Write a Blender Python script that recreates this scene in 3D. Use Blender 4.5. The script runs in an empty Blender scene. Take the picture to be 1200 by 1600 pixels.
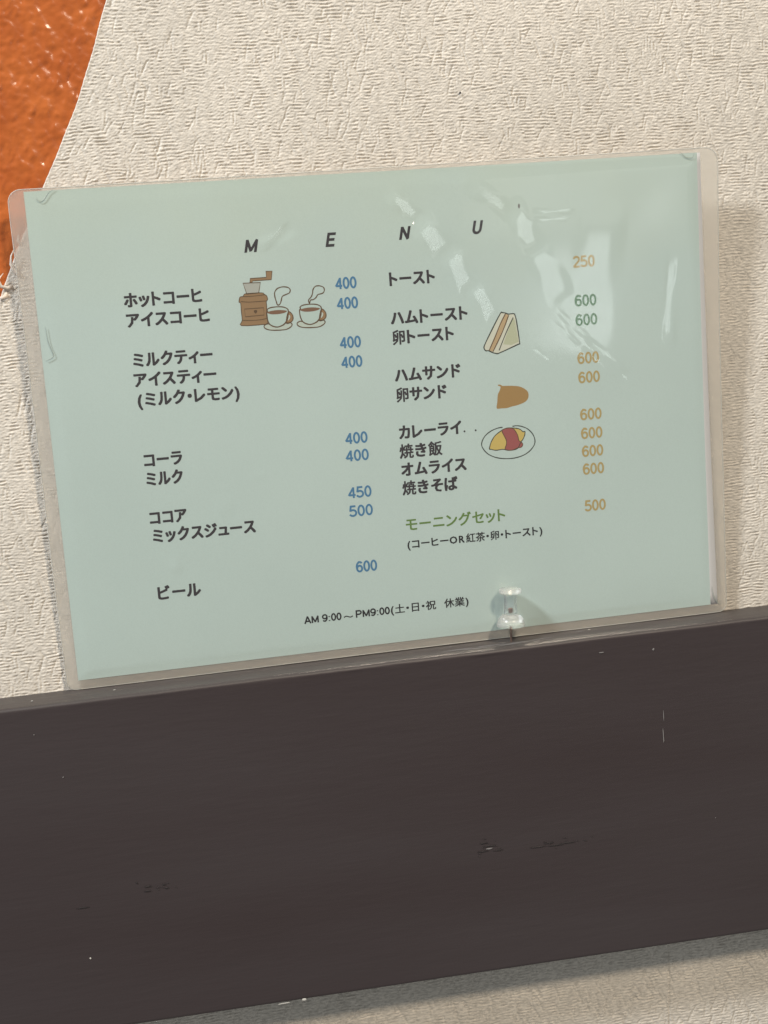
import bpy, math, random
import numpy as np
from mathutils import Matrix, Vector
from mathutils.geometry import tessellate_polygon

# ---------------------------------------------------------------- camera, world, lamps, exposure
sc = bpy.context.scene
COL = sc.collection
MM = 0.001
cam_data = bpy.data.cameras.new('camera')
cam = bpy.data.objects.new('camera', cam_data)
COL.objects.link(cam)
cam_data.sensor_fit = 'VERTICAL'
cam_data.sensor_height = 24.0
cam_data.lens = 24.0 * 2140.311 / 1600.0
cam_data.clip_start = 0.01
cam_data.clip_end = 50.0
CAM_POS = Vector((-117.167, -609.312, 29.357)) * MM
CAM_ROT = Matrix(((0.97873645, 0.10018004, -0.17899421),
                  (-0.189104, 0.10262376, -0.97657977),
                  (-0.07946474, 0.98966273, 0.11938606)))
cam.matrix_world = Matrix.Translation(CAM_POS) @ CAM_ROT.to_4x4()
sc.camera = cam

world = bpy.data.worlds.new('World')
sc.world = world
world.use_nodes = True
bg = world.node_tree.nodes['Background']
bg.inputs[0].default_value = (0.90, 0.95, 0.96, 1)
bg.inputs[1].default_value = 0.31

sc.view_settings.view_transform = 'Standard'
sc.view_settings.look = 'None'
sc.view_settings.gamma = 1.0
sc.view_settings.exposure = 0.0


def area_lamp(name, pos, target, sx, sy, power, color):
    d = bpy.data.lights.new(name, 'AREA')
    d.shape = 'RECTANGLE'
    d.size = sx
    d.size_y = sy
    d.energy = power
    d.color = color
    o = bpy.data.objects.new(name, d)
    COL.objects.link(o)
    o.location = pos
    o.rotation_euler = (Vector(target) - Vector(pos)).to_track_quat('-Z', 'Y').to_euler()
    return o


def along(dx, dy, dz, dist):
    v = Vector((dx, dy, dz)).normalized() * dist
    return (v.x, v.y, v.z)


area_lamp('ceiling_lamp', along(-1.75, -1.0, 1.85, 2.6), (0, 0, 0), 0.32, 0.32, 81, (0.89, 0.95, 1.0))
area_lamp('warm_ceiling_lamp', along(0.35, -1.0, 0.86, 3.0), (0, 0, 0), 0.32, 0.32, 60, (1.0, 0.865, 0.68))

# the window behind the photographer: four panes between glazing bars
WIN_DIST = 4.6
WIN_UV = (87.0, 36.0)      # where a flat film would mirror the window, card millimetres
P0 = Vector((WIN_UV[0] * MM, -13 * MM, WIN_UV[1] * MM))
NRM = Vector((0, -math.cos(math.radians(2.2)), -math.sin(math.radians(2.2))))
inc = (P0 - CAM_POS).normalized()
ref = inc - 2 * inc.dot(NRM) * NRM
WIN_C = P0 + ref * WIN_DIST
q = ref.to_track_quat('Z', 'Y')
wx = q @ Vector((1, 0, 0))
wy = q @ Vector((0, 1, 0))
PW, PH, BAR = 0.10, 0.21, 0.022
for i in range(2):
    for j in range(2):
        c = WIN_C + wx * ((i - 0.5) * (PW + BAR)) + wy * ((j - 0.5) * (PH + BAR))
        area_lamp('window_pane_light', c, P0, PW, PH, 4.2 * math.pi * PW * PH, (0.93, 1.0, 1.0))

# lamp added above the window to give the upper film a soft sheen
cs = WIN_C + wy * 0.62 + wx * 0.15
area_lamp('added_film_sheen_light', cs, P0, 1.15, 0.50, 0.62 * math.pi * 1.15 * 0.50, (0.97, 1.0, 0.98))
random.seed(7)


# ---------------------------------------------------------------- materials
def mat(name, color=(0.5, 0.5, 0.5), rough=0.5, spec=0.5, **kw):
    m = bpy.data.materials.new(name)
    m.use_nodes = True
    b = m.node_tree.nodes['Principled BSDF']
    b.inputs['Base Color'].default_value = (*color, 1)
    b.inputs['Roughness'].default_value = rough
    b.inputs['Specular IOR Level'].default_value = spec
    for k, v in kw.items():
        b.inputs[k].default_value = v
    return m


def nd(m, t, **kw):
    n = m.node_tree.nodes.new(t)
    for k, v in kw.items():
        setattr(n, k, v)
    return n


def lk(m, a, b):
    m.node_tree.links.new(a, b)


def mottle(m, c1, c2, scale, detail=4.0, stretch=(1, 1, 1), bump=0.0, bump_scale=None, bump_dist=0.0002, rough=0.6):
    """noise between two colours, optional fine bump, in object space"""
    b = m.node_tree.nodes['Principled BSDF']
    tc = nd(m, 'ShaderNodeTexCoord')
    mp = nd(m, 'ShaderNodeMapping')
    mp.inputs['Scale'].default_value = stretch
    lk(m, tc.outputs['Object'], mp.inputs['Vector'])
    n = nd(m, 'ShaderNodeTexNoise')
    n.inputs['Scale'].default_value = scale
    n.inputs['Detail'].default_value = detail
    lk(m, mp.outputs[0], n.inputs['Vector'])
    r = nd(m, 'ShaderNodeValToRGB')
    r.color_ramp.elements[0].position = 0.3
    r.color_ramp.elements[1].position = 0.7
    r.color_ramp.elements[0].color = (*c1, 1)
    r.color_ramp.elements[1].color = (*c2, 1)
    lk(m, n.outputs['Fac'], r.inputs[0])
    lk(m, r.outputs[0], b.inputs['Base Color'])
    if bump:
        n2 = nd(m, 'ShaderNodeTexNoise')
        n2.inputs['Scale'].default_value = bump_scale
        n2.inputs['Detail'].default_value = 3
        lk(m, mp.outputs[0], n2.inputs['Vector'])
        bp = nd(m, 'ShaderNodeBump')
        bp.inputs['Strength'].default_value = bump
        bp.inputs['Distance'].default_value = bump_dist
        lk(m, n2.outputs['Fac'], bp.inputs['Height'])
        lk(m, bp.outputs[0], b.inputs['Normal'])
    return r


def speckle(m, stretch, scale, lo, hi):
    """fine printed fleck multiplied onto the base colour"""
    b_ = m.node_tree.nodes['Principled BSDF']
    src = b_.inputs['Base Color'].links[0].from_socket
    tc_ = nd(m, 'ShaderNodeTexCoord')
    mp_ = nd(m, 'ShaderNodeMapping')
    mp_.inputs['Scale'].default_value = stretch
    lk(m, tc_.outputs['Object'], mp_.inputs['Vector'])
    n_ = nd(m, 'ShaderNodeTexNoise')
    n_.inputs['Scale'].default_value = scale
    n_.inputs['Detail'].default_value = 2
    lk(m, mp_.outputs[0], n_.inputs['Vector'])
    r_ = nd(m, 'ShaderNodeMapRange')
    r_.inputs['From Min'].default_value = 0.32
    r_.inputs['From Max'].default_value = 0.62
    r_.inputs['To Min'].default_value = lo
    r_.inputs['To Max'].default_value = hi
    lk(m, n_.outputs['Fac'], r_.inputs['Value'])
    v_ = nd(m, 'ShaderNodeVectorMath', operation='SCALE')
    lk(m, src, v_.inputs[0])
    lk(m, r_.outputs[0], v_.inputs['Scale'])
    lk(m, v_.outputs[0], b_.inputs['Base Color'])


M = {}
M['wallpaper'] = mat('embossed_vinyl_wallpaper', rough=0.5, spec=0.35)
mottle(M['wallpaper'], (0.55, 0.497, 0.43), (0.63, 0.572, 0.50), 14, detail=6, bump=0.7, bump_scale=1300, bump_dist=0.0002)
speckle(M['wallpaper'], (0.25, 1, 1), 1500, 0.74, 1.10)
M['wallpaper_far'] = mat('embossed_vinyl_wallpaper_far', rough=0.55, spec=0.35)
mottle(M['wallpaper_far'], (0.55, 0.505, 0.445), (0.625, 0.58, 0.515), 14, detail=6, stretch=(0.35, 1, 1), bump=0.8, bump_scale=420, bump_dist=0.0006)
M['orange'] = mat('glossy_orange_paint', rough=0.26, spec=0.55)
mottle(M['orange'], (0.36, 0.078, 0.012), (0.46, 0.115, 0.020), 60, detail=5, bump=0.3, bump_scale=900, bump_dist=0.0002)
M['paper_edge'] = mat('torn_paper', (0.72, 0.62, 0.52), 0.8, 0.2)
M['rail'] = mat('dark_brown_paint', rough=0.46, spec=0.4)
M['rail_chip'] = mat('paint_chip', (0.55, 0.52, 0.47), 0.7)
M['rail_nick'] = mat('dark_nick', (0.020, 0.014, 0.014), 0.6)
M['scuff'] = mat('pale_scuff', (0.20, 0.185, 0.18), 0.5)
M['white_paper'] = mat('white_paper', (0.74, 0.73, 0.76), 0.6)
M['teal'] = mat('printed_sage_green', rough=0.6, spec=0.2)
M['ink'] = mat('dark_print', (0.045, 0.038, 0.042), 0.6, 0.2)
M['ink_black'] = mat('black_print', (0.025, 0.022, 0.024), 0.6, 0.2)
M['ink_blue'] = mat('blue_print', (0.075, 0.19, 0.33), 0.6, 0.2)
M['ink_tan'] = mat('tan_print', (0.42, 0.315, 0.135), 0.6, 0.2)
M['ink_green'] = mat('green_print', (0.07, 0.17, 0.075), 0.6, 0.2)
M['ink_olive'] = mat('olive_green_print', (0.13, 0.21, 0.06), 0.6, 0.2)
M['brown'] = mat('brown_print', (0.29, 0.18, 0.095), 0.6, 0.2)
M['brown_line'] = mat('brown_line_print', (0.12, 0.072, 0.04), 0.6, 0.2)
M['coffee'] = mat('coffee_print', (0.20, 0.11, 0.07), 0.6, 0.2)
M['cream'] = mat('cream_print', (0.47, 0.52, 0.46), 0.6, 0.2)
M['cup_blue'] = mat('pale_cup_print', (0.45, 0.54, 0.50), 0.6, 0.2)
M['grey'] = mat('grey_print', (0.40, 0.40, 0.36), 0.6, 0.2)
M['bread'] = mat('bread_print', (0.58, 0.57, 0.47), 0.6, 0.2)
M['bread_face'] = mat('bread_face_print', (0.45, 0.46, 0.32), 0.6, 0.2)
M['filling'] = mat('filling_print', (0.46, 0.33, 0.19), 0.6, 0.2)
M['bun'] = mat('bun_print', (0.35, 0.215, 0.085), 0.6, 0.2)
M['line'] = mat('line_print', (0.055, 0.06, 0.05), 0.6, 0.2)
M['yellow'] = mat('egg_yellow_print', (0.55, 0.41, 0.13), 0.6, 0.2)
M['red'] = mat('sauce_red_print', (0.32, 0.095, 0.09), 0.6, 0.2)
M['crease'] = mat('film_crease', (0.30, 0.33, 0.28), 0.3)
M['needle'] = mat('steel_needle', (0.28, 0.20, 0.17), 0.35, 0.5, Metallic=0.85)

# sage green print, a little yellowed towards the top edge
m = M['teal']
r = mottle(m, (0.462, 0.545, 0.520), (0.497, 0.584, 0.556), 9, detail=15)
b = m.node_tree.nodes['Principled BSDF']
tc = nd(m, 'ShaderNodeTexCoord')
sp = nd(m, 'ShaderNodeSeparateXYZ')
lk(m, tc.outputs['Object'], sp.inputs[0])
nn = nd(m, 'ShaderNodeTexNoise')
nn.inputs['Scale'].default_value = 22
lk(m, tc.outputs['Object'], nn.inputs['Vector'])
ma = nd(m, 'ShaderNodeMath', operation='MULTIPLY_ADD')
ma.inputs[1].default_value = 0.07
lk(m, nn.outputs['Fac'], ma.inputs[0])
lk(m, sp.outputs['Z'], ma.inputs[2])
mr = nd(m, 'ShaderNodeMapRange')
mr.inputs['From Min'].default_value = 0.195
mr.inputs['From Max'].default_value = 0.262
mr.inputs['To Max'].default_value = 0.38
lk(m, ma.outputs[0], mr.inputs['Value'])
mx = nd(m, 'ShaderNodeMix', data_type='RGBA')
lk(m, mr.outputs[0], mx.inputs['Factor'])
lk(m, r.outputs[0], mx.inputs['A'])
mx.inputs['B'].default_value = (0.50, 0.54, 0.42, 1)
lk(m, mx.outputs['Result'], b.inputs['Base Color'])

speckle(M['teal'], (1, 1, 1), 1700, 0.98, 1.015)

# brown rail paint: grain, dust lying on the top ledge, worn edge
m = M['rail']
r = mottle(m, (0.036, 0.0248, 0.0248), (0.0445, 0.034, 0.0345), 22, detail=12, stretch=(0.16, 1, 1), bump=0.5, bump_scale=420, bump_dist=0.00022)
b = m.node_tree.nodes['Principled BSDF']
tc = nd(m, 'ShaderNodeTexCoord')
sp = nd(m, 'ShaderNodeSeparateXYZ')
lk(m, tc.outputs['Object'], sp.inputs[0])
n3 = nd(m, 'ShaderNodeTexNoise')
n3.inputs['Scale'].default_value = 120
n3.inputs['Detail'].default_value = 6
mp3 = nd(m, 'ShaderNodeMapping')
mp3.inputs['Scale'].default_value = (0.25, 1, 1)
lk(m, tc.outputs['Object'], mp3.inputs[0])
lk(m, mp3.outputs[0], n3.inputs['Vector'])
mr = nd(m, 'ShaderNodeMapRange')
mr.inputs['From Min'].default_value = -0.1112
mr.inputs['From Max'].default_value = -0.1097
mr.inputs['To Max'].default_value = 1.0
lk(m, sp.outputs['Z'], mr.inputs['Value'])
mm_ = nd(m, 'ShaderNodeMath', operation='MULTIPLY')
lk(m, mr.outputs[0], mm_.inputs[0])
lk(m, n3.outputs['Fac'], mm_.inputs[1])
mx = nd(m, 'ShaderNodeMix', data_type='RGBA')
lk(m, mm_.outputs[0], mx.inputs['Factor'])
lk(m, r.outputs[0], mx.inputs['A'])
mx.inputs['B'].default_value = (0.062, 0.056, 0.049, 1)
lk(m, mx.outputs['Result'], b.inputs['Base Color'])


def film_material():
    m = bpy.data.materials.new('clear_laminating_film')
    m.use_nodes = True
    nt = m.node_tree
    nt.nodes.clear()
    out = nd(m, 'ShaderNodeOutputMaterial')
    tr = nd(m, 'ShaderNodeBsdfTransparent')
    tr.inputs[0].default_value = (0.98, 0.985, 0.975, 1)
    gl = nd(m, 'ShaderNodeBsdfGlossy')
    gl.inputs['Roughness'].default_value = 0.095
    fr = nd(m, 'ShaderNodeFresnel')
    fr.inputs[0].default_value = 1.5
    mu = nd(m, 'ShaderNodeMath', operation='MULTIPLY')
    mu.inputs[1].default_value = 1.5
    lk(m, fr.outputs[0], mu.inputs[0])
    mix = nd(m, 'ShaderNodeMixShader')
    lk(m, mu.outputs[0], mix.inputs[0])
    lk(m, tr.outputs[0], mix.inputs[1])
    lk(m, gl.outputs[0], mix.inputs[2])
    lk(m, mix.outputs[0], out.inputs[0])
    return m


def haze_material():
    """the fused rim of the pouch: milky plastic one can see through softly"""
    m = bpy.data.materials.new('milky_sealed_film')
    m.use_nodes = True
    nt = m.node_tree
    nt.nodes.clear()
    out = nd(m, 'ShaderNodeOutputMaterial')
    tr = nd(m, 'ShaderNodeBsdfTransparent')
    tr.inputs[0].default_value = (0.97, 0.95, 0.93, 1)
    rf = nd(m, 'ShaderNodeBsdfRefraction')
    rf.inputs['IOR'].default_value = 1.45
    rf.inputs['Roughness'].default_value = 0.22
    df = nd(m, 'ShaderNodeBsdfDiffuse')
    df.inputs[0].default_value = (0.85, 0.80, 0.74, 1)
    tl = nd(m, 'ShaderNodeBsdfTranslucent')
    tl.inputs[0].default_value = (0.85, 0.80, 0.74, 1)
    noise = nd(m, 'ShaderNodeTexNoise')
    noise.inputs['Scale'].default_value = 260
    noise.inputs['Detail'].default_value = 5
    tc = nd(m, 'ShaderNodeTexCoord')
    lk(m, tc.outputs['Object'], noise.inputs['Vector'])
    bp = nd(m, 'ShaderNodeBump')
    bp.inputs['Strength'].default_value = 0.3
    bp.inputs['Distance'].default_value = 0.0003
    lk(m, noise.outputs['Fac'], bp.inputs['Height'])
    lk(m, bp.outputs[0], df.inputs['Normal'])
    lk(m, bp.outputs[0], rf.inputs['Normal'])
    a = nd(m, 'ShaderNodeMixShader')
    a.inputs[0].default_value = 0.35
    lk(m, df.outputs[0], a.inputs[1])
    lk(m, tl.outputs[0], a.inputs[2])
    c = nd(m, 'ShaderNodeMixShader')
    c.inputs[0].default_value = 0.5
    lk(m, tr.outputs[0], c.inputs[1])
    lk(m, rf.outputs[0], c.inputs[2])
    d = nd(m, 'ShaderNodeMixShader')
    d.inputs[0].default_value = 0.33
    lk(m, c.outputs[0], d.inputs[1])
    lk(m, a.outputs[0], d.inputs[2])
    lk(m, d.outputs[0], out.inputs[0])
    return m


M['film'] = film_material()
M['haze'] = haze_material()
M['pin'] = mat('clear_moulded_plastic', (0.97, 0.98, 0.95), 0.08, 0.5, IOR=1.49)
M['pin_milky'] = mat('milky_moulded_plastic', (0.93, 0.94, 0.87), 0.16, 0.6, IOR=1.45)
M['pin_milky'].node_tree.nodes['Principled BSDF'].inputs['Transmission Weight'].default_value = 0.83
M['pin'].node_tree.nodes['Principled BSDF'].inputs['Transmission Weight'].default_value = 0.93


def let_light_through(m, amount):
    """thin clear plastic: part of the light passes straight through"""
    nt = m.node_tree
    out = next(n_ for n_ in nt.nodes if n_.type == 'OUTPUT_MATERIAL')
    tr_ = nd(m, 'ShaderNodeBsdfTransparent')
    mx_ = nd(m, 'ShaderNodeMixShader')
    mx_.inputs[0].default_value = amount
    lk(m, nt.nodes['Principled BSDF'].outputs[0], mx_.inputs[1])
    lk(m, tr_.outputs[0], mx_.inputs[2])
    lk(m, mx_.outputs[0], out.inputs[0])


let_light_through(M['pin'], 0.5)
let_light_through(M['pin_milky'], 0.12)


# ---------------------------------------------------------------- object helpers
def link_mesh(name, me, material, parent=None, smooth=False):
    o = bpy.data.objects.new(name, me)
    COL.objects.link(o)
    if material is not None and not me.materials:
        me.materials.append(material)
    if smooth:
        me.polygons.foreach_set('use_smooth', np.ones(len(me.polygons), dtype=bool))
    if parent is not None:
        o.parent = parent
    return o


def mesh_obj(name, verts, faces, material, parent=None, smooth=False):
    me = bpy.data.meshes.new(name)
    me.from_pydata([tuple(v) for v in verts], [], faces)
    me.update()
    return link_mesh(name, me, material, parent, smooth)


def grid_obj(name, X, Y, Z, material, parent=None, keep=None):
    """X, Y, Z: 2-D arrays in metres -> smooth grid mesh; keep: boolean per cell"""
    nr, nc = X.shape
    co = np.stack([X, Y, Z], -1).reshape(-1, 3).astype(np.float32)
    i = np.arange(nr * nc).reshape(nr, nc)
    f = np.stack([i[:-1, :-1], i[:-1, 1:], i[1:, 1:], i[1:, :-1]], -1).reshape(-1, 4)
    if keep is not None:
        f = f[keep.reshape(-1)]
        used = np.zeros(nr * nc, bool)
        used[f.reshape(-1)] = True
        new = np.cumsum(used) - 1
        co = co[used]
        f = new[f]
    me = bpy.data.meshes.new(name)
    me.vertices.add(len(co))
    me.vertices.foreach_set('co', co.reshape(-1))
    me.loops.add(f.size)
    me.loops.foreach_set('vertex_index', f.reshape(-1).astype(np.int32))
    me.polygons.add(len(f))
    me.polygons.foreach_set('loop_start', (np.arange(len(f)) * 4).astype(np.int32))
    me.update(calc_edges=True)
    return link_mesh(name, me, material, parent, True)


def tag(o, label=None, category=None, group=None, kind=None):
    for k, v in (('label', label), ('category', category), ('group', group), ('kind', kind)):
        if v:
            o[k] = v
    return o


# ---------------------------------------------------------------- wall relief
STEP = 0.36


def spectral(nz, nx, fn, seed):
    rng = np.random.default_rng(seed)
    n = np.fft.rfft2(rng.standard_normal((nz, nx)))
    fz = np.abs(np.fft.fftfreq(nz, STEP))[:, None]
    fx = np.fft.rfftfreq(nx, STEP)[None, :]
    h = np.fft.irfft2(n * fn(fx, fz), s=(nz, nx))
    return h / h.std()


X0, X1, Z0, Z1 = -216.0, 232.0, -350.0, 216.0
NX = int((X1 - X0) / STEP) + 1
NZ = int((Z1 - Z0) / STEP) + 1


def wallpaper_relief():
    g = lambda a, s: np.exp(-(a / s) ** 2)
    hor = spectral(NZ, NX, lambda fx, fz: g(fx, 0.125) * g(fz - 0.70, 0.18), 1)
    ver = spectral(NZ, NX, lambda fx, fz: g(fz, 0.15) * g(fx - 0.6, 0.16), 2)
    pm = spectral(NZ, NX, lambda fx, fz: g(fx, 0.20) * g(fz, 0.12), 3)
    w = 1 / (1 + np.exp(-(pm - 1.25) * 9))
    # soft raised threads with narrow grooves between them
    prof_h = lambda q: np.clip(np.tanh(1.6 * q + 0.35), -1, 0.8)
    h = prof_h(hor) * (1 - w) + prof_h(ver) * w * 0.8
    amp = 0.95 + 0.28 * spectral(NZ, NX, lambda fx, fz: g(fx, 0.2) * g(fz, 0.2), 4)
    h = h * np.clip(amp, 0.15, 1.5)
    # broad raised strokes leaning left and right, like a loose herringbone
    rng = np.random.default_rng(5)
    supp = np.zeros((NZ, NX))
    ridge = np.zeros((NZ, NX))
    n = int((X1 - X0) * (Z1 - Z0) / 20)
    for _ in range(n):
        cx = rng.uniform(0, NX)
        cz = rng.uniform(0, NZ)
        ang = math.radians(rng.uniform(56, 82)) * (1 if rng.random() < 0.5 else -1)
        low_ = cz * STEP + Z0 < -240
        L = (rng.uniform(3.0, 7.0) if low_ else rng.uniform(2.4, 6.2)) / STEP
        crease = rng.random() < (0.7 if low_ else 0.25)
        wd = (rng.uniform(0.3, 0.5) if crease else rng.uniform(0.75, 1.45)) / STEP
        R = int(L + 2 * wd) + 2
        i0, i1 = max(0, int(cz) - R), min(NZ, int(cz) + R)
        j0, j1 = max(0, int(cx) - R), min(NX, int(cx) + R)
        if i1 <= i0 or j1 <= j0:
            continue
        zz, xx = np.mgrid[i0:i1, j0:j1]
        u = (xx - cx) * math.cos(ang) + (zz - cz) * math.sin(ang)
        v = -(xx - cx) * math.sin(ang) + (zz - cz) * math.cos(ang)
        v = v + 0.06 * u * np.sin(u * 0.12)
        d = np.sqrt(np.maximum(np.abs(u) - L * 0.6, 0) ** 2 + v ** 2) / wd
        k = np.exp(-d ** 4)
        supp[i0:i1, j0:j1] = np.maximum(supp[i0:i1, j0:j1], k)
        sgn = (-2.6 if low_ else -1.7) if crease else 0.5
        ridge[i0:i1, j0:j1] += sgn * np.exp(-d ** 2 * 1.3)
    fine = spectral(NZ, NX, lambda fx, fz: g(fx, 0.9) * g(fz - 0.7, 0.5), 6)
    low = spectral(NZ, NX, lambda fx, fz: g(fx, 0.012) * g(fz, 0.012), 8)
    return (0.225 * h * (1 - 0.93 * supp) + 0.155 * np.clip(ridge, -2.6, 1.0) + 0.06 * fine + 0.12 * low)


REL = wallpaper_relief()
# narrow joint between two strips of paper, seen under the rail
zz_ = Z0 + np.arange(NZ) * STEP
for i in np.nonzero(zz_ < -250)[0]:
    xs_ = 119.0 + (zz_[i] + 272) * 0.045
    xx_ = X0 + np.arange(NX) * STEP
    REL[i] -= 0.75 * np.exp(-((xx_ - xs_) / 0.36) ** 2)


def relief(x, z):
    """bilinear sample of the relief raster, mm"""
    fx = np.clip((x - X0) / STEP, 0, NX - 1.001)
    fz = np.clip((z - Z0) / STEP, 0, NZ - 1.001)
    j = fx.astype(int)
    i = fz.astype(int)
    a = fx - j
    b_ = fz - i
    return (REL[i, j] * (1 - a) * (1 - b_) + REL[i, j + 1] * a * (1 - b_)
            + REL[i + 1, j] * (1 - a) * b_ + REL[i + 1, j + 1] * a * b_)


EDGE_Z = np.array([-400, -110, -50, 0, 40, 61.7, 77.4, 90.4, 108.6, 118.9, 134.4, 159, 183.6, 216, 420, 900.0])
EDGE_X = np.array([-235, -213, -201, -187, -172.5, -164, -157, -150, -140.6, -135, -127, -116, -107, -96, -35, 60.0])


def edge_x(z):
    z = np.asarray(z, float)
    s = sum(np.interp(z + d, EDGE_Z, EDGE_X) for d in (-6, -3, 0, 3, 6)) / 5
    return s + 0.28 * np.sin(z * 0.21) * np.sin(z * 0.07 + 1) + 0.05 * np.sin(z * 1.9)


wall = bpy.data.objects.new('wall', None)
COL.objects.link(wall)
tag(wall, kind='structure')

zs = np.arange(-112.0, 214.0, STEP)
ncol = 1230
T = np.linspace(0, 1, ncol)[None, :]
xe = edge_x(zs)[:, None]
Xg = xe + (230.0 - xe) * T
Zg = np.repeat(zs[:, None], ncol, 1)
Hg = relief(Xg, Zg)
lip = np.exp(-((Xg - xe) / 1.2) ** 2)
Yg = -(Hg * (1 - 0.6 * lip) + 0.10 * lip)
Yg[:, 0] = 0.5
xc = (Xg[:-1, :-1] + Xg[1:, 1:]) / 2
zc = (Zg[:-1, :-1] + Zg[1:, 1:]) / 2
keep = ~((xc > -128) & (xc < 132) & (zc > -90) & (zc < 80))
grid_obj('wallpaper', Xg * MM, Yg * MM, Zg * MM, M['wallpaper'], wall, keep)

zs = np.arange(-344.0, -246.0, STEP)
Zg, Xg = np.meshgrid(zs, np.arange(-214.0, 230.2, STEP), indexing='ij')
grid_obj('wallpaper', Xg * MM, -relief(Xg, Zg) * MM, Zg * MM, M['wallpaper'], wall)


def flat_sheet(name, pts, y, material, parent):
    v = [(x * MM, y * MM, z * MM) for x, z in pts]
    return mesh_obj(name, v, [tuple(range(len(v)))], material, parent)


ez = [214.0, 300, 420, 600, 900]
flat_sheet('wallpaper_beyond', [(float(edge_x(z)), z) for z in ez] + [(1200, 900), (1200, 214)], 0.05, M['wallpaper_far'], wall)
flat_sheet('wallpaper_beyond', [(230, 214), (1200, 214), (1200, -344), (230, -344)], 0.05, M['wallpaper_far'], wall)
flat_sheet('wallpaper_beyond', [(-1200, -344), (1200, -344), (1200, -900), (-1200, -900)], 0.05, M['wallpaper_far'], wall)
flat_sheet('wallpaper_beyond', [(-1200, -246), (-214, -246), (-214, -344), (-1200, -344)], 0.05, M['wallpaper_far'], wall)

# orange plaster behind and left of the cut wallpaper
st_ = 0.55
zs = np.arange(15.0, 216.0, st_)
xs = np.arange(-226.0, -90.0, st_)
Zg, Xg = np.meshgrid(zs, xs, indexing='ij')
save_step = STEP
STEP = st_
g = lambda a, s: np.exp(-(a / s) ** 2)
nz, nx = Xg.shape
o1 = spectral(nz, nx, lambda fx, fz: g(fx - 0.09, 0.08) * g(fz - 0.05, 0.08), 11)
o2 = spectral(nz, nx, lambda fx, fz: g(fx, 0.30) * g(fz, 0.30), 12)
o3 = spectral(nz, nx, lambda fx, fz: g(fx, 0.02) * g(fz, 0.02), 13)
STEP = save_step
ho = 0.10 * o1 + 0.085 * o2 + 0.12 * o3
rng = np.random.default_rng(14)
for _ in range(520):
    cx, cz = rng.uniform(xs[0], xs[-1]), rng.uniform(zs[0], zs[-1])
    ang = math.radians(rng.uniform(48, 74))
    L, wd = rng.uniform(0.5, 4.0), rng.uniform(0.5, 1.05)
    a_ = rng.uniform(0.25, 0.75) * (1 if rng.random() < 0.8 else -0.9)
    u = (Xg - cx) * math.cos(ang) + (Zg - cz) * math.sin(ang)
    v = -(Xg - cx) * math.sin(ang) + (Zg - cz) * math.cos(ang)
    ho += a_ * 0.30 * np.exp(-np.maximum(np.abs(u) - L * 0.5, 0) ** 2 / 0.8 - (v / wd) ** 2)
grid_obj('orange_plaster', Xg * MM, (1.0 - np.clip(ho, -1, 0.45)) * MM, Zg * MM, M['orange'], wall)
flat_sheet('orange_plaster_beyond', [(-1200, 900), (60, 900), (-30, 500), (-60, 216), (-1200, 216)], 2.3, M['orange'], wall)
flat_sheet('orange_plaster_beyond', [(-1200, 216), (-226, 216), (-226, -246), (-1200, -246)], 2.3, M['orange'], wall)
flat_sheet('orange_plaster_beyond', [(-226, 16), (-150, 16), (-180, -246), (-226, -246)], 2.3, M['orange'], wall)


def ribbon(name, pts, widths, material, parent):
    """curled sliver of torn paper along 3-D points (mm)"""
    vs, fs = [], []
    for k, (p, w_) in enumerate(zip(pts, widths)):
        a_ = Vector(pts[max(k - 1, 0)])
        c_ = Vector(pts[min(k + 1, len(pts) - 1)])
        t_ = (c_ - a_).normalized()
        s_ = t_.cross(Vector((0, -1, 0))).normalized() * w_ / 2
        p = Vector(p)
        vs += [(p - s_) * MM, (p + s_ + Vector((0, -0.35 * w_, 0))) * MM]
        if k:
            i = 2 * k
            fs.append((i - 2, i - 1, i + 1, i))
    o = mesh_obj(name, vs, fs, material, parent, True)
    md = o.modifiers.new('thickness', 'SOLIDIFY')
    md.thickness = 0.2 * MM
    return o


ribbon('paper_shred', [(-153.5, -0.2, 71), (-156, -0.9, 73), (-157.6, -1.6, 76.5), (-157.0, -2.2, 80), (-155.6, -2.4, 82.5)], [2.4, 1.7, 1.1, 0.7, 0.15], M['paper_edge'], wall)
ribbon('paper_shred', [(-157.5, -0.2, 67), (-160, -0.8, 66.5), (-162.6, -1.3, 67.6), (-163.3, -1.9, 70.5), (-161, -2.2, 73)], [2.6, 1.8, 1.3, 0.8, 0.15], M['paper_edge'], wall)
ribbon('paper_shred', [(-160, -0.2, 64), (-162.5, -0.8, 62.5), (-164.5, -1.0, 63.2)], [2.6, 1.7, 0.3], M['paper_edge'], wall)
ribbon('paper_shred', [(-152.6, 0.1, 84), (-153.6, -0.8, 86.5), (-153.2, -1.4, 88.5)], [1.0, 0.7, 0.2], M['paper_edge'], wall)
spot = [(44 + 0.5 * math.cos(a), 0, 138.7 + 0.55 * math.sin(a)) for a in np.linspace(0, 6.28, 9)[:-1]]
mesh_obj('speck', [(x * MM, -0.45 * MM, z * MM) for x, y, z in spot] + [(44 * MM, -0.8 * MM, 138.7 * MM)],
         [(i, (i + 1) % 8, 8) for i in range(8)], M['rail_nick'], wall)

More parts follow.
